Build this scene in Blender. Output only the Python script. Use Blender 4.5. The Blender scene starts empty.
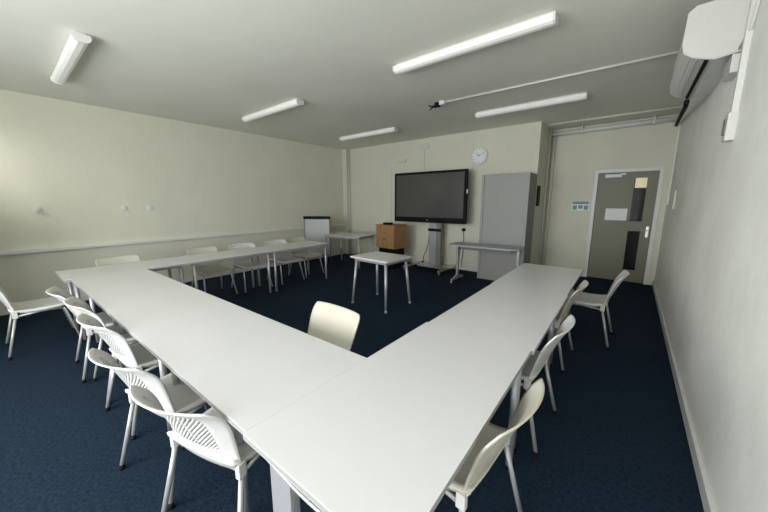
import bpy, bmesh, math, random
from mathutils import Vector, Matrix
random.seed(3)
S = bpy.context.scene
COL = S.collection
PI = math.pi
R = math.radians

# ------------------------------------------------------------------ camera
def make_camera():
    a, r, y = R(-10.04), R(-0.05), R(38.594)
    fw = Vector((-math.sin(y)*math.cos(a), math.cos(y)*math.cos(a), math.sin(a)))
    rt = Vector((math.cos(y), math.sin(y), 0)); up = rt.cross(fw)
    rt2 = math.cos(r)*rt + math.sin(r)*up; up2 = rt2.cross(fw)
    cd = bpy.data.cameras.new('camera'); cd.sensor_width = 36; cd.lens = 307.0/768*36
    cd.clip_start = .02
    c = bpy.data.objects.new('camera', cd); COL.objects.link(c)
    m = Matrix((rt2, up2, -fw)).transposed().to_4x4(); m.translation = Vector((0, 0, 1.506))
    c.matrix_world = m
    S.camera = c
make_camera()

# ------------------------------------------------------------------ world, daylight, exposure
S.view_settings.view_transform = 'Standard'
S.view_settings.look = 'None'
S.view_settings.gamma = 1
S.view_settings.use_curve_mapping = False
S.view_settings.exposure = 0.14
w = bpy.data.worlds.new('world'); S.world = w; w.use_nodes = True
w.node_tree.nodes['Background'].inputs[0].default_value = (.78, .88, 1.0, 1)
w.node_tree.nodes['Background'].inputs[1].default_value = 1.6

Y0 = -2.3                       # inside face of the window wall behind the camera
WINDOWS = [(-5.2, -3.6), (-3.3, -1.7), (-1.4, 0.3)]
SILL, HEAD = .65, 2.55
WATTS = [8, 132, 86]
for (x0, x1), e in zip(WINDOWS, WATTS):
    ld = bpy.data.lights.new('window_daylight', 'AREA'); ld.shape = 'RECTANGLE'
    ld.size = x1-x0-.1; ld.size_y = HEAD-SILL-.1; ld.energy = e; ld.color = (.97, .985, 1.0)
    lo = bpy.data.objects.new('window_daylight', ld); COL.objects.link(lo)
    lo.location = ((x0+x1)/2, Y0-.14, (SILL+HEAD)/2); lo.rotation_euler = (R(-90), 0, PI)

# lamp added on an invented pier for the slanting shaft on the left wall
ADDED_PIER = (-5.4, -.95)
ld = bpy.data.lights.new('added_left_wall_fill', 'AREA'); ld.shape = 'RECTANGLE'
ld.size = .45; ld.size_y = .16; ld.energy = 3.6; ld.color = (1, .97, .93); ld.spread = R(62)
lo = bpy.data.objects.new('added_left_wall_fill', ld); COL.objects.link(lo)
lo.location = (-6.1, ADDED_PIER[1]+.02, 2.72)
lo.rotation_euler = Vector((-.30, .72, -.66)).to_track_quat('-Z', 'Y').to_euler()

# ------------------------------------------------------------------ materials
def mat(name, col, rough=.5, metal=0, spec=.5, noise=None, bump=None, emit=None):
    m = bpy.data.materials.new(name); m.use_nodes = True
    nt = m.node_tree; b = nt.nodes['Principled BSDF']
    b.inputs['Base Color'].default_value = (*col, 1); b.inputs['Roughness'].default_value = rough
    b.inputs['Metallic'].default_value = metal; b.inputs['Specular IOR Level'].default_value = spec
    tc = nt.nodes.new('ShaderNodeTexCoord')
    if noise:                    # (scale, amount, detail, stretch)
        mp = nt.nodes.new('ShaderNodeMapping'); nt.links.new(tc.outputs['Object'], mp.inputs[0])
        if len(noise) > 3: mp.inputs['Scale'].default_value = noise[3]
        n = nt.nodes.new('ShaderNodeTexNoise'); n.inputs['Scale'].default_value = noise[0]
        n.inputs['Detail'].default_value = noise[2]; nt.links.new(mp.outputs[0], n.inputs['Vector'])
        cr = nt.nodes.new('ShaderNodeValToRGB'); nt.links.new(n.outputs[0], cr.inputs[0])
        k = noise[1]
        cr.color_ramp.elements[0].position = .3; cr.color_ramp.elements[1].position = .7
        cr.color_ramp.elements[0].color = (*[c*(1-k) for c in col], 1)
        cr.color_ramp.elements[1].color = (*[min(1, c*(1+k)) for c in col], 1)
        nt.links.new(cr.outputs[0], b.inputs['Base Color'])
    if bump:                     # (scale, strength, distance)
        n2 = nt.nodes.new('ShaderNodeTexNoise'); n2.inputs['Scale'].default_value = bump[0]; n2.inputs['Detail'].default_value = 4
        nt.links.new(tc.outputs['Object'], n2.inputs['Vector'])
        bp = nt.nodes.new('ShaderNodeBump'); bp.inputs['Strength'].default_value = bump[1]; bp.inputs['Distance'].default_value = bump[2]
        nt.links.new(n2.outputs[0], bp.inputs['Height']); nt.links.new(bp.outputs[0], b.inputs['Normal'])
    if emit:
        b.inputs['Emission Color'].default_value = (*emit[0], 1); b.inputs['Emission Strength'].default_value = emit[1]
    return m
M = {}
M['wall'] = mat('wall_paint', (.65, .64, .53), .75, noise=(1.3, .035, 6), bump=(14, .25, .01))
M['wall_rough'] = mat('wall_paint_rough', (.90, .90, .85), .7, noise=(1.8, .06, 5), bump=(3.2, .35, .03))
M['ceiling'] = mat('ceiling_paint', (.78, .78, .70), .9, noise=(1.1, .03, 6))
M['trim'] = mat('white_gloss_trim', (.66, .66, .63), .4)
M['trim_dull'] = mat('aged_white_pipe', (.6, .6, .55), .5)
M['carpet'] = mat('blue_carpet', (.0112, .0218, .0385), .95, spec=.1, noise=(55, .38, 6), bump=(220, .5, .005))
M['table'] = mat('white_laminate', (.645, .64, .645), .26, spec=.75, noise=(2.0, .012, 3))
M['edge'] = mat('grey_edge_band', (.30, .30, .29), .5)
M['steel'] = mat('silver_painted_steel', (.40, .41, .42), .35, .35)
M['chrome'] = mat('brushed_metal', (.55, .55, .55), .28, .8)
M['shell'] = mat('white_chair_plastic', (.60, .60, .575), .42)
M['cream'] = mat('cream_chair_plastic', (.52, .495, .42), .5)
M['leg'] = mat('grey_chair_leg', (.42, .43, .43), .35, .3)
M['black'] = mat('black_plastic', (.004, .004, .005), .6, spec=.15)
M['rubber'] = mat('black_rubber', (.008, .008, .009), .8, spec=.2)
M['screen'] = mat('dark_glossy_screen', (.022, .023, .024), .30, spec=1.0)
M['screen'].node_tree.nodes['Principled BSDF'].inputs['Coat Weight'].default_value = .45
M['wood'] = mat('oak_veneer', (.32, .17, .075), .5, noise=(6, .18, 6, (6, 6, .6)))
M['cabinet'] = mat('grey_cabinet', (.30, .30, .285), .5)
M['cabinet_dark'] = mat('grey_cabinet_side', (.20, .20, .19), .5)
M['greytop'] = mat('grey_laminate', (.36, .37, .37), .4)
M['door'] = mat('sage_green_door', (.17, .17, .115), .5, noise=(3, .03, 4))
M['paper'] = mat('paper', (.78, .79, .78), .6)
M['blue'] = mat('blue_print', (.17, .28, .36), .6)
M['ink'] = mat('grey_ink', (.16, .18, .2), .6)
M['tube'] = mat('white_diffuser', (.8, .8, .77), .3, emit=((1, .98, .93), .08))
M['acw'] = mat('white_ac_plastic', (.62, .615, .58), .35)
M['acg'] = mat('ac_pale_grey_plastic', (.68, .68, .65), .4)
M['corridor'] = mat('corridor_dark', (.05, .045, .04), .7)  # dark void of the corridor, set by an even dark colour
M['cor_pale'] = mat('glowing_patch', (.5, .45, .3), .6, emit=((.9, .78, .5), .55))  # glow put in for the lit patch in the corridor
M['board'] = mat('whiteboard_face', (.45, .455, .44), .35)
def glass_mat():
    m = bpy.data.materials.new('clear_glass'); m.use_nodes = True; nt = m.node_tree; nt.nodes.clear()
    o = nt.nodes.new('ShaderNodeOutputMaterial'); t = nt.nodes.new('ShaderNodeBsdfTransparent'); g = nt.nodes.new('ShaderNodeBsdfGlossy')
    g.inputs['Roughness'].default_value = .03; x = nt.nodes.new('ShaderNodeMixShader'); x.inputs[0].default_value = .002
    t.inputs[0].default_value = (.93, .95, .94, 1)
    nt.links.new(t.outputs[0], x.inputs[1]); nt.links.new(g.outputs[0], x.inputs[2]); nt.links.new(x.outputs[0], o.inputs[0])
    return m
M['glass'] = glass_mat()

# ------------------------------------------------------------------ helpers
class MB:
    def __init__(s): s.b = bmesh.new()
    def box(s, x0, x1, y0, y1, z0, z1, bev=0, rot=None):
        b = bmesh.new(); bmesh.ops.create_cube(b, size=1)
        for v in b.verts: v.co = Vector(((x0+x1)/2+v.co.x*(x1-x0), (y0+y1)/2+v.co.y*(y1-y0), (z0+z1)/2+v.co.z*(z1-z0)))
        if bev: bmesh.ops.bevel(b, geom=b.edges[:], offset=bev, segments=2, profile=.7, affect='EDGES')
        if rot: b.transform(rot)
        s.merge(b); return s
    def merge(s, b):
        me = bpy.data.meshes.new('tmp'); b.to_mesh(me); b.free(); s.b.from_mesh(me); bpy.data.meshes.remove(me)
    def tube(s, pts, r, n=10, r2=None, cap=True):
        pts = [Vector(p) for p in pts]; rings = []; b = s.b
        prev = None
        for i, p in enumerate(pts):
            d = (pts[min(i+1, len(pts)-1)]-pts[max(i-1, 0)]).normalized()
            if prev is None:
                u = d.orthogonal().normalized()
            else:
                u = (prev - d*prev.dot(d)).normalized()
            prev = u; v = d.cross(u)
            rr = r if r2 is None else r+(r2-r)*i/(len(pts)-1)
            rings.append([b.verts.new(p+u*rr*math.cos(2*PI*k/n)+v*rr*math.sin(2*PI*k/n)) for k in range(n)])
        for a, c in zip(rings, rings[1:]):
            for k in range(n):
                f = b.faces.new((a[k], a[(k+1) % n], c[(k+1) % n], c[k])); f.smooth = True
        if cap:
            b.faces.new(rings[0][::-1]); b.faces.new(rings[-1])
        return s
    def prism(s, poly, axis, a, c):
        # poly: list of 2D points in the other two axes, extruded along axis from a to c
        def P(q, t):
            if axis == 'x': return (t, q[0], q[1])
            if axis == 'y': return (q[0], t, q[1])
            return (q[0], q[1], t)
        A = [s.b.verts.new(P(q, a)) for q in poly]; B = [s.b.verts.new(P(q, c)) for q in poly]
        n = len(poly)
        s.b.faces.new(A[::-1]); s.b.faces.new(B)
        for k in range(n): s.b.faces.new((A[k], A[(k+1) % n], B[(k+1) % n], B[k]))
        return s
    def grid(s, fn, ns, nt_, skip=None):
        V = [[s.b.verts.new(fn(-1+2*i/ns, j/nt_)) for i in range(ns+1)] for j in range(nt_+1)]
        for j in range(nt_):
            for i in range(ns):
                if skip and skip(i, j): continue
                f = s.b.faces.new((V[j][i], V[j][i+1], V[j+1][i+1], V[j+1][i])); f.smooth = True
        return s
    def build(s, name, m, parent=None, solid=None, subsurf=0):
        bmesh.ops.recalc_face_normals(s.b, faces=s.b.faces[:])
        me = bpy.data.meshes.new(name); s.b.to_mesh(me); s.b.free()
        me.materials.append(M[m]); o = bpy.data.objects.new(name, me); COL.objects.link(o)
        if parent: o.parent = parent
        if solid:
            md = o.modifiers.new('solidify', 'SOLIDIFY'); md.thickness = solid; md.offset = 0
        if subsurf:
            md = o.modifiers.new('subsurf', 'SUBSURF'); md.levels = subsurf; md.render_levels = subsurf
        return o
def tag(o, label, cat, group=None):
    o['label'] = label; o['category'] = cat
    if group: o['group'] = group
    return o
def thing(name, label, cat, loc=(0, 0, 0), rz=0, group=None):
    o = bpy.data.objects.new(name, None); COL.objects.link(o); o.empty_display_size = .1
    o.location = loc; o.rotation_euler = (0, 0, rz)
    return tag(o, label, cat, group)
def struct(o):
    o['kind'] = 'structure'; return o
def dup(root, loc, rz, label, group=None, swap=None):
    kids = {}
    for o in COL.objects:
        if o.parent: kids.setdefault(o.parent.name, []).append(o)
    def cp(o, par):
        c = o.copy(); COL.objects.link(c); c.parent = par
        for k in kids.get(o.name, []): cp(k, c)
        return c
    r = cp(root, None); r.location = loc; r.rotation_euler = (0, 0, rz); r['label'] = label
    if group: r['group'] = group
    return r
def recolor(root, old, new):
    # gives the parts of one thing another material without touching shared meshes
    for o in [k for k in COL.objects if k.parent == root]:
        for sl in o.material_slots:
            if sl.material == M[old]:
                sl.link = 'OBJECT'; sl.material = M[new]

# ------------------------------------------------------------------ room
XL, XR, YB, YA, XC, ZC = -6.491, .46, 6.36, 7.29, -1.437, 2.931
Y1 = Y0-.3
struct(MB().box(XL-.2, XR+.2, Y1, YA+1.9, -.1, 0).build('floor', 'carpet'))
struct(MB().box(XL-.2, XR+.2, Y1, YA+1.9, ZC, ZC+.1).build('ceiling', 'ceiling'))
struct(MB().box(XL-.2, XL, Y1, YB, 0, ZC).build('wall_left', 'wall'))
struct(MB().box(XR, XR+.2, Y1, YA+.12, 0, ZC).build('wall_right', 'wall_rough'))
struct(MB().box(XL-.2, XC, YB, YA+.12, 0, ZC).build('wall_back', 'wall'))
DX0, DX1, DZ = -.565, .315, 2.035
struct(MB().box(XC, DX0-.055, YA, YA+.12, 0, ZC).box(DX0-.055, DX1+.055, YA, YA+.12, DZ+.055, ZC)
       .box(DX1+.055, XR, YA, YA+.12, 0, ZC).build('wall_alcove', 'wall'))
wf = MB().box(XL, XR, Y1, Y0, 0, SILL).box(XL, XR, Y1, Y0, HEAD, ZC)
xs = [XL]+[v for wd in WINDOWS for v in wd]+[XR]
for i in range(0, len(xs), 2): wf.box(xs[i], xs[i+1], Y1, Y0, SILL, HEAD)
wf.box(XL, ADDED_PIER[0], Y0, ADDED_PIER[1], 0, ZC).box(XL, -4.9, ADDED_PIER[1]-.3, -.52, 0, 1.55)  # pier and low boxing are unseen additions that shade the lower left wall
struct(wf.build('wall_front', 'wall'))
struct(MB().box(-6.36, -5.84, ADDED_PIER[1], ADDED_PIER[1]+.012, 2.60, 2.62).box(-6.36, -5.84, ADDED_PIER[1], ADDED_PIER[1]+.012, 2.82, 2.84).box(-6.36, -6.34, ADDED_PIER[1], ADDED_PIER[1]+.012, 2.60, 2.84).box(-5.86, -5.84, ADDED_PIER[1], ADDED_PIER[1]+.012, 2.60, 2.84).build('window_4', 'trim'))  # frame added round the lamp on the pier, no real window
for i, (x0, x1) in enumerate(WINDOWS):
    f = MB(); t = .05; ya, yb = Y0-.27, Y0-.21
    f.box(x0, x1, ya, yb, SILL, SILL+t).box(x0, x1, ya, yb, HEAD-t, HEAD).box(x0, x0+t, ya, yb, SILL, HEAD).box(x1-t, x1, ya, yb, SILL, HEAD)
    f.box((x0+x1)/2-.03, (x0+x1)/2+.03, ya, yb, SILL, HEAD)
    fr = struct(f.build('window_%d' % (i+1), 'trim'))
    MB().box(x0+t, x1-t, Y0-.242, Y0-.238, SILL+t, HEAD-t).build('pane', 'glass', fr)
# corridor behind the door
struct(MB().box(-1.4, -1.3, YA+.12, YA+1.7, 0, ZC).box(.9, 1.0, YA+.12, YA+1.7, 0, ZC).box(-1.4, 1.0, YA+1.6, YA+1.7, 0, ZC).build('wall_corridor', 'corridor'))
# skirting
def skirt(name, x0, x1, y0, y1):
    struct(MB().box(x0, x1, y0, y1, 0, .085, .003).build(name, 'trim'))
skirt('baseboard_right', XR-.02, XR, Y0, YA-.001)
skirt('baseboard_left', XL, XL+.018, Y0, YB)
skirt('baseboard_back', XL+.018, XC, YB-.018, YB)
skirt('baseboard_column', XC, XC+.018, YB-.018, YA)
skirt('baseboard_alcove', XC+.018, DX0-.06, YA-.018, YA)
# dado trunking on the left wall
o = MB().box(XL, XL+.06, Y0, YB, .812, .855, .004)
for yy in (1.9, 3.9): o.box(XL, XL+.065, yy-.03, yy+.03, .808, .86, .003)
struct(o.build('trim_1', 'trim'))
# corner pipe boxing, back left
struct(MB().box(XL, XL+.16, YB-.10, YB, 0, ZC, .004).build('trim_2', 'wall'))
tag(MB().tube([(XL+.20, YB-.045, .0), (XL+.20, YB-.045, ZC)], .022, 12).build('heating_pipe', 'trim_dull'),
    'slim white vertical pipe in the corner left of the big screen, floor to ceiling', 'pipe')

# ------------------------------------------------------------------ door
d = struct(MB().box(DX0, DX0+.545, YA+.03, YA+.075, .004, DZ).box(DX1-.145, DX1, YA+.03, YA+.075, .004, DZ)
           .box(DX0+.545, DX1-.145, YA+.03, YA+.075, 1.93, DZ).box(DX0+.545, DX1-.145, YA+.03, YA+.075, .97, 1.14)
           .box(DX0+.545, DX1-.145, YA+.03, YA+.075, .004, .23).build('door_1', 'door'))
fr = MB().box(DX0-.06, DX0, YA-.018, YA+.12, 0, DZ+.06, .004).box(DX1, DX1+.06, YA-.018, YA+.12, 0, DZ+.06, .004).box(DX0, DX1, YA-.018, YA+.12, DZ, DZ+.06, .004)
fr.build('door_frame', 'trim', d)
for z0, z1 in ((.23, .97), (1.14, 1.93)):
    g = MB().box(DX0+.545, DX1-.145, YA+.05, YA+.056, z0, z1).build('glass_panel', 'glass', d)
    e = MB(); a, b_ = DX0+.545, DX1-.145
    e.box(a-.006, a+.006, YA+.024, YA+.034, z0, z1).box(b_-.006, b_+.006, YA+.024, YA+.034, z0, z1).box(a, b_, YA+.024, YA+.034, z0-.006, z0+.006).box(a, b_, YA+.024, YA+.034, z1-.006, z1+.006)
    e.build('glazing_bead', 'door', g)
h = MB().box(DX1-.075, DX1-.035, YA+.02, YA+.03, .86, 1.06, .003).tube([(DX1-.055, YA+.03, .985), (DX1-.055, YA-.02, .985), (DX1-.17, YA-.022, .985)], .009)
h.build('door_handle', 'chrome', d)
MB().box(DX0+.11, DX0+.36, YA-.03, YA+.03, 1.945, 2.005, .006).box(DX0+.34, DX0+.42, YA-.01, YA+.03, 1.985, 2.02, .003).build('door_closer', 'trim', d)
o = MB().box(-.39, -.06, YA+.026, YA+.0295, 1.155, 1.375).build('door_notice', 'paper')
tag(o, 'white landscape paper notice fixed on the green door', 'notice')
ink = MB()
for i in range(6): ink.box(-.35, -.10-.03*(i % 3), YA+.0252, YA+.0262, 1.335-i*.03, 1.341-i*.03)
ink.build('faint_text', 'paper', o)
# pale lit patch beyond the door glass, its brightness put in as glow
tag(MB().box(.0, .26, YA+1.56, YA+1.6, 1.80, 2.25).build('corridor_glow_patch', 'cor_pale'), 'small pale glowing patch seen through the upper door glass', 'window')

# blue and white poster beside the door
p = MB().box(-.955, -.655, YA-.006, YA, 1.325, 1.515).build('safety_poster', 'paper')
tag(p, 'small blue and white poster on the alcove wall left of the green door', 'poster')
MB().box(-.945, -.665, YA-.008, YA-.0055, 1.455, 1.507).build('blue_header', 'blue', p)
q = MB()
for i in range(3): q.box(-.935+i*.095, -.865+i*.095, YA-.008, YA-.0055, 1.345+(i % 2)*.02, 1.43)
q.build('blue_pictures', 'blue', p)

# ------------------------------------------------------------------ pipes in the alcove
def pipe(name, pts, r, label, m='trim_dull', cat='pipe', clips=()):
    o = MB().tube(pts, r, 14)
    o = o.build(name, m); tag(o, label, cat)
    for c in clips: MB().box(c[0]-.012, c[0]+.012, c[1]-r-.008, c[1]+r+.008, c[2]-r-.008, ZC-.001).build('pipe_bracket', 'trim_dull', o)
    return o
pipe('heating_pipe', [(XC+.03, YA-.09, 2.83), (XR-.001, YA-.09, 2.85)], .042, 'thick white pipe running across above the green door', 'trim', clips=[(.14, YA-.09, 2.845), (-.9, YA-.09, 2.835)])
pipe('heating_pipe', [(XC+.1, 6.62, 2.905), (XR-.001, 6.62, 2.905)], .022, 'thinner pipe along the ceiling in front of the thick alcove pipe', 'trim_dull')
pipe('heating_pipe', [(XC+.07, YA-.05, 0), (XC+.07, YA-.05, 2.79)], .03, 'vertical white pipe in the inner corner of the alcove beside the column', 'wall')
pipe('cable_conduit', [(XC+.03, YA-.25, 0), (XC+.03, YA-.25, ZC)], .016, 'narrow vertical conduit on the side face of the column', 'trim_dull')
# dark strip board on the column's side
tag(MB().box(XC, XC+.022, 6.43, 6.62, 1.42, 1.80, .003).build('notice_strip', 'black'), 'narrow dark panel on the column side, right of the grey cabinet', 'panel')
# trunking beside the door on the right wall
t = tag(MB().box(XR-.02, XR, 6.93, 6.96, 1.45, 2.83).build('cable_trunking', 'trim'), 'slim vertical trunking on the right wall just beside the green door', 'trunking')
tag(MB().box(XR-.02, XR, 5.9, 6.02, 1.40, 1.66, .004).build('wall_switch', 'wall'), 'tall pale switch box on the right wall near the green door', 'switch')
# skinny socket boxes on the column wall
# ------------------------------------------------------------------ ceiling battens
def make_light(label, loc):
    t = thing('ceiling_light', label, 'ceiling light', loc, 0, 'batten lights on the ceiling')
    L = .765
    MB().box(-L+.02, L-.02, -.035, .035, -.022, 0, .003).build('housing', 'trim', t)
    pr = [(-.055, -.02), (-.058, -.045), (-.045, -.068), (-.02, -.08), (.02, -.08), (.045, -.068), (.058, -.045), (.055, -.02)]
    MB().prism(pr, 'x', -L+.018, L-.018).build('diffuser', 'tube', t)
    pe = [(x*1.12, z*1.06+(.004 if z > -.03 else 0)) for x, z in pr]
    for s in (-1, 1): MB().prism(pe, 'x', s*(L-.018), s*L).build('end_cap', 'trim', t)
    return t
LG = 'batten lights on the ceiling'
l0 = make_light('white ceiling batten light nearest the upper left corner, over the left chairs', (-4.58, .66, ZC))
for x, y, lab in ((-4.56, 2.88, 'white ceiling batten light above the middle of the left wall side'),
                  (-4.50, 5.07, 'white ceiling batten light in the far left corner, left of the big screen'),
                  (-1.37, 2.885, 'largest white ceiling batten light, top centre right of the room'),
                  (-1.385, 5.12, 'white ceiling batten light in front of the clock and grey cabinet')):
    dup(l0, (x, y, ZC), 0, lab, LG)

# projector point and conduit on the ceiling
pj_ = thing('ceiling_socket', 'small black connector and white box hanging at the end of the ceiling conduit', 'socket', (-2.39, 4.24, ZC))
MB().box(.05, .13, -.035, .035, -.05, 0, .004).build('socket_box', 'trim', pj_)
b = MB().box(-.05, .05, -.028, .028, -.065, -.035, .006).tube([(-.05, 0, -.05), (-.1, .01, -.055), (-.13, .03, -.075)], .009).tube([(-.04, .0, -.05), (-.09, -.03, -.04), (-.12, -.04, -.03)], .008)
b.box(-.03, .05, -.02, .02, -.036, 0)
b.build('black_plug', 'black', pj_)
tag(MB().tube([(-2.26, 4.25, ZC-.014), (XR-.001, 4.30, ZC-.014)], .013, 10).build('cable_conduit', 'trim'), 'white conduit running straight across the ceiling to the air conditioner', 'conduit')

# ------------------------------------------------------------------ air conditioner
ac = thing('air_conditioner', 'large white wall-mounted air conditioner high on the right wall', 'air conditioner', (XR, 3.2, 2.47))
# local: x negative into the room
prof = [(0, .02), (-.13, .0), (-.235, .035), (-.285, .075), (-.298, .13), (-.288, .325), (-.25, .355), (0, .36)]
MB().prism(prof, 'y', .03, 1.08).build('casing', 'acg', ac)
pe = [(0, .012), (-.13, -.008), (-.238, .027), (-.292, .07), (-.306, .13), (-.297, .33), (-.256, .363), (0, .368)]
for a, b_, mm in ((0, .03, 'acw'), (1.08, 1.11, 'acg')):
    o = MB().prism(pe if a == 0 else prof, 'y', a, b_); bmesh.ops.bevel(o.b, geom=[e for e in o.b.edges if abs(e.verts[0].co.y-e.verts[1].co.y) < 1e-6 and min(e.verts[0].co.x, e.verts[1].co.x) < -.01], offset=.007, segments=2, affect='EDGES')
    o.build('end_panel', mm, ac)
rotm = Matrix.Translation((-.165, .55, .004)) @ Matrix.Rotation(R(17), 4, 'Y')
MB().box(-.012, .012, -.5, .5, -.006, .006, 0, rotm).build('outlet_slot', 'black', ac)
for xx, zz in ((-.215, .027), (-.25, .05)):
    MB().box(xx-.004, xx+.004, .05, 1.06, zz-.006, zz+.004).build('louvre', 'acw', ac)
MB().box(-.3, -.292, .05, 1.06, .16, .165).build('panel_seam', 'acg', ac)
o = MB().box(XR-.05, XR, 3.18, 3.40, 2.35, 2.465, .006)
tag(o.build('pipe_cover', 'acw'), 'small white cover box on the right wall just under the air conditioner', 'cover')
tag(MB().tube([(XR-.158, 4.29, 2.452), (XR-.11, 5.0, 2.56), (XR-.04, 7.18, 2.74)], .022, 10).build('lagged_pipe', 'rubber'), 'black lagged pipe running from the air conditioner to the far corner', 'pipe')
# vertical trunking and isolator
tag(MB().box(XR-.03, XR, 3.02, 3.06, 2.06, ZC, .003).build('cable_trunking', 'trim'), 'white vertical trunking on the right wall below the air conditioner', 'trunking')
sw = thing('isolator_switch', 'white isolator switch box at the bottom of the right wall trunking', 'switch', (XR, 3.03, 1.89))
MB().box(-.045, 0, -.05, .05, 0, .17, .005).build('switch_box', 'acw', sw)
MB().box(-.052, -.044, -.03, .03, .04, .14, .003).build('rocker', 'ink', sw)
cab = MB().tube([(XR-.03, 3.12, 2.47), (XR-.012, 3.0, 2.55), (XR-.012, 2.93, 2.68), (XR-.012, 2.86, ZC)], .009, 8)
tag(cab.build('power_cable', 'trim'), 'thin white cable looping up the right wall beside the air conditioner', 'cable')

# ------------------------------------------------------------------ tables
TH = R(.79)
def W(s, t, z=0): return (s*math.cos(TH)-t*math.sin(TH), s*math.sin(TH)+t*math.cos(TH), z)
def make_table(name, label, s0, s1, t0, t1, group=None, legs=None, rz=0, h=.72, world=False, cat='table', top='table', inset=.055, lr=.019):
    cx, cy = (s0+s1)/2, (t0+t1)/2; a, b = (s1-s0)/2, (t1-t0)/2
    loc = (cx, cy, 0) if world else W(cx, cy)
    t = thing(name, label, cat, loc, rz if world else TH+rz, group)
    g = .0003
    tp = MB().box(-a+g, a-g, -b+g, b-g, h-.024, h, .0012).build('table_top', top, t)
    e = MB()
    for x0, x1, y0, y1 in ((-a, a, -b, -b+g), (-a, a, b-g, b), (-a, -a+g, -b, b), (a-g, a, -b, b)): e.box(x0+g*.2, x1-g*.2, y0+g*.2, y1-g*.2, h-.021, h-.004)
    e.build('edge_band', 'edge', tp)
    u = MB(); k = inset
    for y in (-b+k, b-k): u.box(-a+k, a-k, y-.012, y+.012, h-.062, h-.024)
    for x in (-a+k, a-k): u.box(x-.012, x+.012, -b+k, b-k, h-.062, h-.024)
    u.build('underframe', 'steel', t)
    for x, y in (legs or [(-a+k, -b+k), (a-k, -b+k), (-a+k, b-k), (a-k, b-k)]):
        l = MB().tube([(x, y, .02), (x, y, h-.024)], lr, 14).build('leg', 'steel', t)
        MB().tube([(x, y, 0), (x, y, .02)], lr+.003, 14).build('foot', 'black', l)
    return t
TG = 'white meeting tables pushed together in a U'
N0, N1 = .45, 1.095
R0, R1 = -.96, -.315
# left arm: three tables end to end
make_table('meeting_table', 'white meeting table at the far left corner of the U beside the left wall', -5.075, -4.44, .40, 1.575, TG, inset=.09)
make_table('meeting_table', 'white meeting table in the middle of the left row along the wall', -5.075, -4.44, 1.575, 2.78, TG)
make_table('meeting_table', 'white meeting table at the free far end of the left row near the flipchart', -5.07, -4.43, 2.78, 3.99, TG)
# near run
xa = [-4.44, -3.28, -2.12, R0]
for i, lab in enumerate(('white meeting table in the near row, next to the left corner table',
                         'white meeting table in the middle of the near row',
                         'white meeting table in the near row behind the closest chair, against the right row')):
    make_table('meeting_table', lab, xa[i], xa[i+1], N0, N1, TG, inset=.11, legs=[(-.47, -.21), (.28 if i == 2 else .47, -.21), (-.47, .21), (.47, .21)])
# right arm
tb = make_table('meeting_table', 'white meeting table closest to the camera, front end of the right row', R0, R1, .44, 1.70, TG,
                legs=[(.267, -.575), (-.267, .575), (.267, .575)])
# broad post leg and cable tray of the closest table
a, b = .3225, .63
l = MB().box(-a+.05, -a+.17, -b+.06, -b+.10, .0, .66, .012).build('leg', 'steel', tb)
tray = MB()
zz = lambda i: .672-.040*math.sin(PI*min(1, i/14))
tray.tube([(-a+.02+i*.042, -b+.030, zz(i)) for i in range(15)], .007, 8)
tray.tube([(-a+.02, -b+.018, .69), (a-.04, -b+.018, .69)], .006, 6)
for i in range(1, 14, 3): tray.tube([(-a+.02+i*.042, -b+.030, zz(i)), (-a+.045+i*.042, -b+.022, .69)], .005, 6)
tray.build('cable_tray', 'steel', tb)
make_table('meeting_table', 'white meeting table in the middle of the right row', R0+.012, R1+.012, 1.70, 2.952, TG, inset=.09)
make_table('meeting_table', 'white meeting table at the far end of the right row, near the green door', R0+.005, R1+.005, 2.952, 4.21, TG, inset=.09)

# small square desk in the middle
sd = thing('small_table', 'small white table with splayed legs standing alone before the wooden lectern', 'table', (-2.80, 3.44, 0), R(-2.5))
MB().box(-.355, .355, -.285, .285, .695, .72, .003).build('table_top', 'table', sd)
MB().box(-.31, .31, -.24, -.225, .655, .695).box(-.31, .31, .225, .24, .655, .695).box(-.31, -.295, -.24, .24, .655, .695).box(.295, .31, -.24, .24, .655, .695).build('underframe', 'steel', sd)
for x in (-1, 1):
    for y in (-1, 1):
        l = MB().tube([(x*.33, y*.275, .01), (x*.28, y*.22, .695)], .017, 12, .023).build('leg', 'steel', sd)
        MB().tube([(x*.33, y*.275, 0), (x*.329, y*.274, .03)], .020, 12).build('foot', 'leg', l)

# desk in the back left corner
make_table('side_table', 'white side table in the back corner between flipchart and lectern', -5.73, -4.67, 4.84, 5.54, None, world=True, rz=R(9), h=.735)

# ------------------------------------------------------------------ chairs
def lerp(a, b, t): return a+(b-a)*t
WRAP, LIP = [.078], [.035]
def back_pt(s, t):
    w = lerp(.205, .235, min(1, t*1.4)) if t < .8 else .235
    z = .405+.37*t
    # rounded top corners and rounded lower corners
    ww = w
    if t > .86: ww = w-.016*((t-.86)/.14)**2
    y = -.190-.150*t**1.15
    y -= LIP[0]*max(0, (t-.72)/.28)**2          # lip rolls back
    y += WRAP[0]*abs(s)**2.2*(.25+.55*min(1, t*1.5))            # wraps round the sitter
    z -= .007*max(0, (t-.8)/.2)*abs(s)**4
    return Vector((s*ww, y, z))
def seat_pt(s, t):
    # t 0 rear .. 1 front
    y = lerp(-.21, .235, t); hw = lerp(.205, .228, t)
    if t > .85: hw -= .03*((t-.85)/.15)**2
    z = .440-.012*math.sin(PI*min(1, t*1.1))+.018*abs(s)**3
    if t < .2: z += .02*((.2-t)/.2)**2
    if t > .8: z -= .03*((t-.8)/.2)**2
    return Vector((s*hw, y, z))
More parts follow.
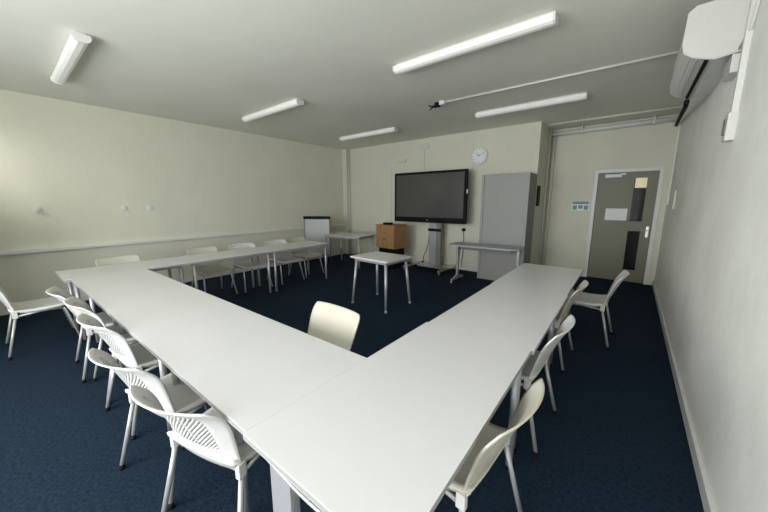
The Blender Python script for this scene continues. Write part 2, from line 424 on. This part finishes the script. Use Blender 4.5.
def make_chair(label, loc, rz, slots=True):
    t = thing('stacking_chair', label, 'chair', loc, rz)
    # backrest with a slotted panel
    b = MB(); NS, NT = 24, 22
    i0, i1, j0, j1 = 4, 20, 7, 19
    b.grid(back_pt, NS, NT, skip=(lambda i, j: i0 <= i < i1 and j0 <= j < j1) if slots else None)
    sA, sB, tA, tB = -1+2*i0/NS, -1+2*i1/NS, j0/NT, j1/NT
    hgt = .37; wid = .225
    step = .019; thk = .0105
    c = -(sB-sA)*wid
    while slots and c < (tB-tA)*hgt+(sB-sA)*wid:
        pts = []
        for k in range(9):
            pass
        # line: b = c + a*1.0 with a metric from the left edge
        a0 = max(0, -c-.004); a1 = min((sB-sA)*wid, (tB-tA)*hgt-c+.004)
        if a1-a0 > .01:
            n = 7; rows = []
            for k in range(n+1):
                a = lerp(a0, a1, k/n); bb = c+a
                rows.append([b.b.verts.new(back_pt(sA+a/wid, tA+(bb+off)/hgt)) for off in (-thk*.7, thk*.7)])
            for p_, q_ in zip(rows, rows[1:]):
                f = b.b.faces.new((p_[0], p_[1], q_[1], q_[0])); f.smooth = True
        c += step
    for fs in ((.34, .67) if slots else ()):   # upright ribs
        s0 = lerp(sA, sB, fs)
        rows = []
        for k in range(8):
            tt = lerp(tA, tB, k/7)
            rows.append([b.b.verts.new(back_pt(s0+o_, tt)) for o_ in (-.022, .022)])
        for p_, q_ in zip(rows, rows[1:]):
            f = b.b.faces.new((p_[0], p_[1], q_[1], q_[0])); f.smooth = True
    bk = b.build('backrest', 'shell', t, solid=.007)
    s = MB(); s.grid(seat_pt, 16, 16)
    # side skirts and rear belly
    for sg in (-1, 1):
        V = []
        for k in range(13):
            p = seat_pt(sg, k/12); V.append([s.b.verts.new(p+Vector((sg*.001, 0, 0))), s.b.verts.new(p+Vector((-sg*.006, 0, -.018-.016*math.sin(PI*k/12))))])
        for p_, q_ in zip(V, V[1:]): s.b.faces.new((p_[0], p_[1], q_[1], q_[0])).smooth = True
    V = []
    for k in range(17):
        p = seat_pt(-1+k/8, 0); V.append([s.b.verts.new(p), s.b.verts.new(p+Vector((0, .012, -.03))), s.b.verts.new(p+Vector((0, .05, -.045)))])
    for p_, q_ in zip(V, V[1:]):
        for k in (0, 1): s.b.faces.new((p_[k], p_[k+1], q_[k+1], q_[k])).smooth = True
    st = s.build('seat', 'shell', t, solid=.008)
    for sg in (-1, 1):
        MB().box(sg*.2075-.0125, sg*.2075+.0125, -.198, -.160, .385, .452, .006).build('leg_socket', 'shell', st)
    # legs: rear and front, with cross rails under the seat
    for sx in (-1, 1):
        for sy in (-1, 1):
            if sy < 0: pts = [(sx*.245, -.265, .025), (sx*.209, -.180, .39)]
            else: pts = [(sx*.240, .245, .025), (sx*.205, .165, .39), (sx*.200, .15, .407)]
            l = MB().tube(pts, .0115, 10).build('leg', 'leg', t)
            x, y = pts[0][0], pts[0][1]
            MB().tube([(x+sx*.002, y+sy*.002, 0), (x, y, .03)], .0145, 10).build('foot', 'rubber', l)
    u = MB()
    for sx in (-1, 1): u.tube([(sx*.205, .155, .407), (sx*.195, 0, .412), (sx*.207, -.175, .40)], .0105, 8)
    u.tube([(-.205, .155, .407), (.205, .155, .407)], .0105, 8).tube([(-.21, -.165, .395), (.21, -.165, .395)], .0105, 8)
    u.build('seat_frame', 'leg', t)
    return t
CG = 'stacking chairs around the tables'
ch = make_chair('white slatted-back chair in the front, closest one behind the near row', (-1.39, .605, 0), R(15))
WRAP[0], LIP[0] = .058, .012
plain = make_chair('white chair second from the camera on the right side of the right row', (-.55, 2.08, 0), R(88), slots=False)
WRAP[0], LIP[0] = .022, .004
inner = make_chair('cream chair inside the U, its back rising above the near row', (-1.56, 1.09, 0), R(179), slots=False)
recolor(inner, 'shell', 'cream')
chairs = [
 (-1.93, .56, 11, 'white slatted-back chair second from the camera behind the near row', 0),
 (-2.62, .60, 5, 'white chair third from the camera behind the near row', 0),
 (-3.18, .60, 0, 'white chair fourth from the camera behind the near row', 0),
 (-3.70, .545, -2, 'white chair at the left end of the near row, by the outer table corner', 0),
 (-4.80, .155, 1, 'white chair standing off at the left edge of the photo, below the wall trunking', 0),
 (-.54, 1.15, 86, 'cream chair closest to the camera on the right side of the right row', 1),
 (-.585, 3.21, 89, 'white chair third from the camera tucked under the right row', 1),
 (-.30, 3.99, 89, 'white chair pulled away from the right row, nearest the green door', 0),
 (-5.07, .95, -90, 'beige chair with its back low behind the far left corner table', 1),
 (-5.09, 2.02, -88, 'beige chair at the wall side of the left row, second from the corner', 1),
 (-5.06, 2.64, -92, 'white chair in the middle of the wall side of the left row', 0),
 (-5.04, 3.30, -90, 'white chair second from the far end on the wall side of the left row', 0),
 (-5.12, 3.86, -85, 'last chair at the far end of the left row, beside the flipchart', 1),
]
for x, y, a, lab, cr in chairs:
    c = dup(plain if (cr or x > -1) else ch, (x, y, 0), R(a), lab)
    if cr:
        recolor(c, 'shell', 'cream')

# ------------------------------------------------------------------ flipchart
fc = thing('flipchart_easel', 'white flipchart board with black top bar near the left wall corner', 'flipchart', (-6.08, 4.95, 0), R(32))
MB().box(-.31, .31, -.012, .012, .20, 1.10, .003).build('board', 'board', fc)
MB().box(-.34, .34, -.03, .02, 1.08, 1.15, .004).build('top_bar', 'black', fc)
for x in (-.32, .32): MB().box(x-.014, x+.014, -.02, .015, .20, 1.10, .003).build('side_rail', 'ink', fc)
MB().box(-.31, .31, -.06, .0, .18, .205, .003).build('pen_tray', 'ink', fc)
for x, y in ((-.29, .09), (.29, .09), (0, .42)):
    MB().tube([(x*1.05, y, .0), (x*.9, .03, 1.08)], .012, 8).build('leg', 'ink', fc)

# ------------------------------------------------------------------ lectern
lc = thing('lectern', 'brown wooden lectern cabinet standing left below the big screen', 'lectern', (-4.02, 5.4, 0), R(-6))
MB().box(-.56, 0, 0, .42, .46, .965, .003).build('carcass', 'wood', lc)
MB().box(-.575, .012, -.015, .43, .965, .99, .003).build('top', 'wood', lc)
MB().box(-.52, -.04, .04, .38, 0, .46).build('plinth', 'black', lc)
for x0, x1 in ((-.555, -.283), (-.279, -.005)):
    dd = MB().box(x0, x1, -.016, -.001, .47, .955, .002).build('door', 'wood', lc)
    hx = x1-.03 if x0 < -.4 else x0+.03
    MB().tube([(hx, -.035, .66), (hx, -.035, .78)], .006, 8).box(hx-.004, hx+.004, -.035, -.014, .66, .67).box(hx-.004, hx+.004, -.035, -.014, .77, .78).build('handle', 'chrome', dd)
dv = tag(MB().box(-4.42, -4.22, 5.50, 5.62, .99, 1.035, .006).build('control_box', 'black'), 'small dark device lying on top of the wooden lectern', 'device')

# ------------------------------------------------------------------ big screen on its stand
tv = thing('display_stand', 'silver mobile stand on castors holding the big black screen', 'stand', (-3.33, 6.03, 0))
MB().box(-.15, .02, -.05, .05, .10, 1.30, .006).build('column', 'steel', tv)
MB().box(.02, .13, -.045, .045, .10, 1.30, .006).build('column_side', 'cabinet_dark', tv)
MB().box(-.17, .14, -.07, -.045, .86, .92, .004).build('collar', 'black', tv)
bs = MB().box(-.55, .42, -.06, .03, .06, .11, .006)
for x in (-.5, .36): bs.box(x-.03, x+.03, -.52, .28, .06, .10, .006)
bs.box(-.3, .3, -.3, .03, .09, .115, .006)
bs.build('base', 'chrome', tv)
for x in (-.5, .36):
    for y in (-.48, .24):
        MB().tube([(x-.014, y, .031), (x+.014, y, .031)], .03, 14).box(x-.018, x+.018, y-.02, y+.02, .045, .066, .003).build('castor', 'chrome', tv)
MB().box(-.30, .30, -.05, -.0, 1.30, 1.9).build('mount_plate', 'black', tv)
sc_ = thing('display_screen', 'large black flat display screen on the back wall', 'screen', (-3.495, 5.90, 1.05), R(.6))
MB().box(-.885, .885, -.0, .075, 0, 1.095, .008).build('casing', 'black', sc_)
MB().box(-.83, .83, -.004, 0, .115, 1.045).build('glass', 'screen', sc_)
MB().box(-.03, .03, -.006, 0, .045, .062).build('maker_mark', 'ink', sc_)
MB().box(.885, .905, .0, .03, .62, .70, .003).build('side_sensor', 'trim', sc_)
# cable from stand to wall socket
tag(MB().tube([(-3.62, 5.96, .125), (-3.56, 5.9, .30), (-3.51, 5.92, .42), (-3.495, 5.99, .60), (-3.492, 6.01, .80)], .008, 8).build('power_cable', 'black'), 'dark cable curving down beside the display stand to its base', 'cable')
cb = tag(MB().tube([(-4.2, YB-.2, .01), (-4.0, YB-.35, .012), (-3.8, YB-.28, .012), (-3.72, 6.08, .125), (-3.66, 6.05, .125)], .008, 8).build('power_cable', 'black'), 'dark cable trailing on the carpet left of the display stand', 'cable')

# back wall fittings
clk = thing('wall_clock', 'round white wall clock above the grey cabinet', 'clock', (-2.555, YB, 2.43))
def disc(r, y0, y1, n=32): return MB().prism([(r*math.cos(2*PI*k/n), r*math.sin(2*PI*k/n)) for k in range(n)], 'y', y0, y1)
o = disc(.175, -.035, 0).build('rim', 'trim_dull', clk)
disc(.152, -.038, -.034).build('dial', 'paper', clk)
q = MB()
for k in range(12):
    rm = Matrix.Rotation(k*PI/6, 4, 'Y'); q.box(-.004, .004, -.040, -.037, .118, .14, 0, rm)
q.build('hour_marks', 'ink', clk)
q = MB().box(-.005, .005, -.043, -.040, -.02, .085, 0, Matrix.Rotation(R(-50), 4, 'Y')).box(-.0035, .0035, -.045, -.042, -.02, .125, 0, Matrix.Rotation(R(60), 4, 'Y'))
q.build('hands', 'ink', clk)
tag(MB().box(-2.725, -2.695, YB-.015, YB, 1.9, ZC).build('cable_trunking', 'wall'), 'thin vertical trunking beside the wall clock up to the ceiling', 'trunking')
o = thing('socket_outlet', 'small cream socket box on the wall above the big screen', 'socket', (-3.88, YB, 2.70))
MB().box(-.13, .13, -.03, 0, 0, .11, .004).build('box', 'trim_dull', o); MB().box(-.012, .012, -.015, 0, -.85, 0).build('trunking', 'trim_dull', o)
_t = tag(MB().box(-4.875, -4.835, YB-.02, YB, 0.09, 2.50).build('cable_trunking', 'trim'), 'white trunking rising left of the big screen', 'trunking')
MB().box(-4.835, -4.61, YB-.02, YB, 2.46, 2.50).build('branch', 'trim', _t)
tag(MB().box(-4.60, -4.38, YB-.05, YB, 2.44, 2.51, .006).build('junction_box', 'trim_dull'), 'small box above the left corner of the big screen', 'box')
o = thing('power_socket', 'black plug in a wall socket between screen stand and grey cabinet', 'socket', (-2.82, YB, .90))
MB().box(-.07, .07, -.012, 0, -.045, .045, .003).build('face_plate', 'trim', o)
MB().box(-.035, .035, -.06, -.012, -.03, .03, .006).build('plug', 'black', o)
MB().tube([(0, -.04, -.03), (.01, -.035, -.2), (.0, -.03, -.5), (-.03, -.03, -.84)], .006, 8).build('cable', 'black', o)

# ------------------------------------------------------------------ grey cabinet
cbx = thing('tall_cabinet', 'tall grey cabinet against the back wall beside the column', 'cabinet', (-2.27, 5.82, 0))
MB().box(0, .04, 0, .5, 0, 2.0, .003).box(.80, .84, 0, .5, 0, 2.0, .003).box(.04, .80, .02, .5, 1.96, 2.0).box(.04, .80, .46, .5, 0, 1.96).box(.04, .8, .02, .5, 0, .05).build('carcass', 'cabinet', cbx)
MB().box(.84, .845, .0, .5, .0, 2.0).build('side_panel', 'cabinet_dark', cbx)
q = MB()
q.box(.041, .799, .012, .03, .05, 1.96, .0015)
q.build('tambour_shutter', 'cabinet', cbx)
MB().box(.03, .045, -.006, .012, .02, 1.98).box(.795, .81, -.006, .012, .02, 1.98).build('shutter_rail', 'cabinet', cbx)

# ------------------------------------------------------------------ folding mobile table before the cabinet
ft = thing('folding_table', 'narrow grey flip-top table on castors standing before the grey cabinet', 'table', (-2.0, 5.42, 0), R(2))
n = 10; poly = []
def rc(cx, cy, r, a0): return [(cx+r*math.cos(R(a0+k*15)), cy+r*math.sin(R(a0+k*15))) for k in range(7)]
poly = rc(.64-.1, .22-.1, .1, 0)+rc(-.62+.1, .22-.1, .1, 90)+rc(-.62+.1, -.24+.1, .1, 180)+rc(.64-.2, -.24+.2, .2, 270)
MB().prism(poly, 'z', .70, .728).build('table_top', 'greytop', ft)
MB().box(-.46, .46, -.02, .02, .62, .66, .003).build('cross_rail', 'cabinet_dark', ft)
for x in (-.50, .585):
    l = MB().box(x-.02, x+.02, -.03, .03, .07, .66, .006).box(x-.022, x+.022, -.06, .06, .50, .70, .006).build('leg', 'steel', ft)
    MB().prism([(-.27, .05), (-.27, .07), (-.04, .12), (.04, .12), (.27, .07), (.27, .05)], 'x', x-.02, x+.02).build('foot', 'steel', l)
    for y in (-.26, .26):
        MB().tube([(x-.012, y, .026), (x+.012, y, .026)], .026, 12).build('castor', 'chrome', l)

# ------------------------------------------------------------------ round ceiling fittings and left wall sockets
for y, r_, lab in ((.36, .045, 'round white fitting on the left wall nearest the left edge'), (1.32, .035, 'smaller round white fitting in the middle of the left wall'), (1.67, .045, 'round white fitting on the left wall, rightmost of the row')):
    o = thing('wall_fitting', lab, 'wall fitting', (XL, y, 1.405), 0, 'round fittings on the left wall')
    n = 20
    MB().prism([(r_*math.cos(2*PI*k/n), r_*math.sin(2*PI*k/n)) for k in range(n)], 'x', 0, .02).build('plate', 'trim', o)
    MB().prism([(.5*r_*math.cos(2*PI*k/n), .5*r_*math.sin(2*PI*k/n)) for k in range(n)], 'x', .02, .035).build('cap', 'trim', o)
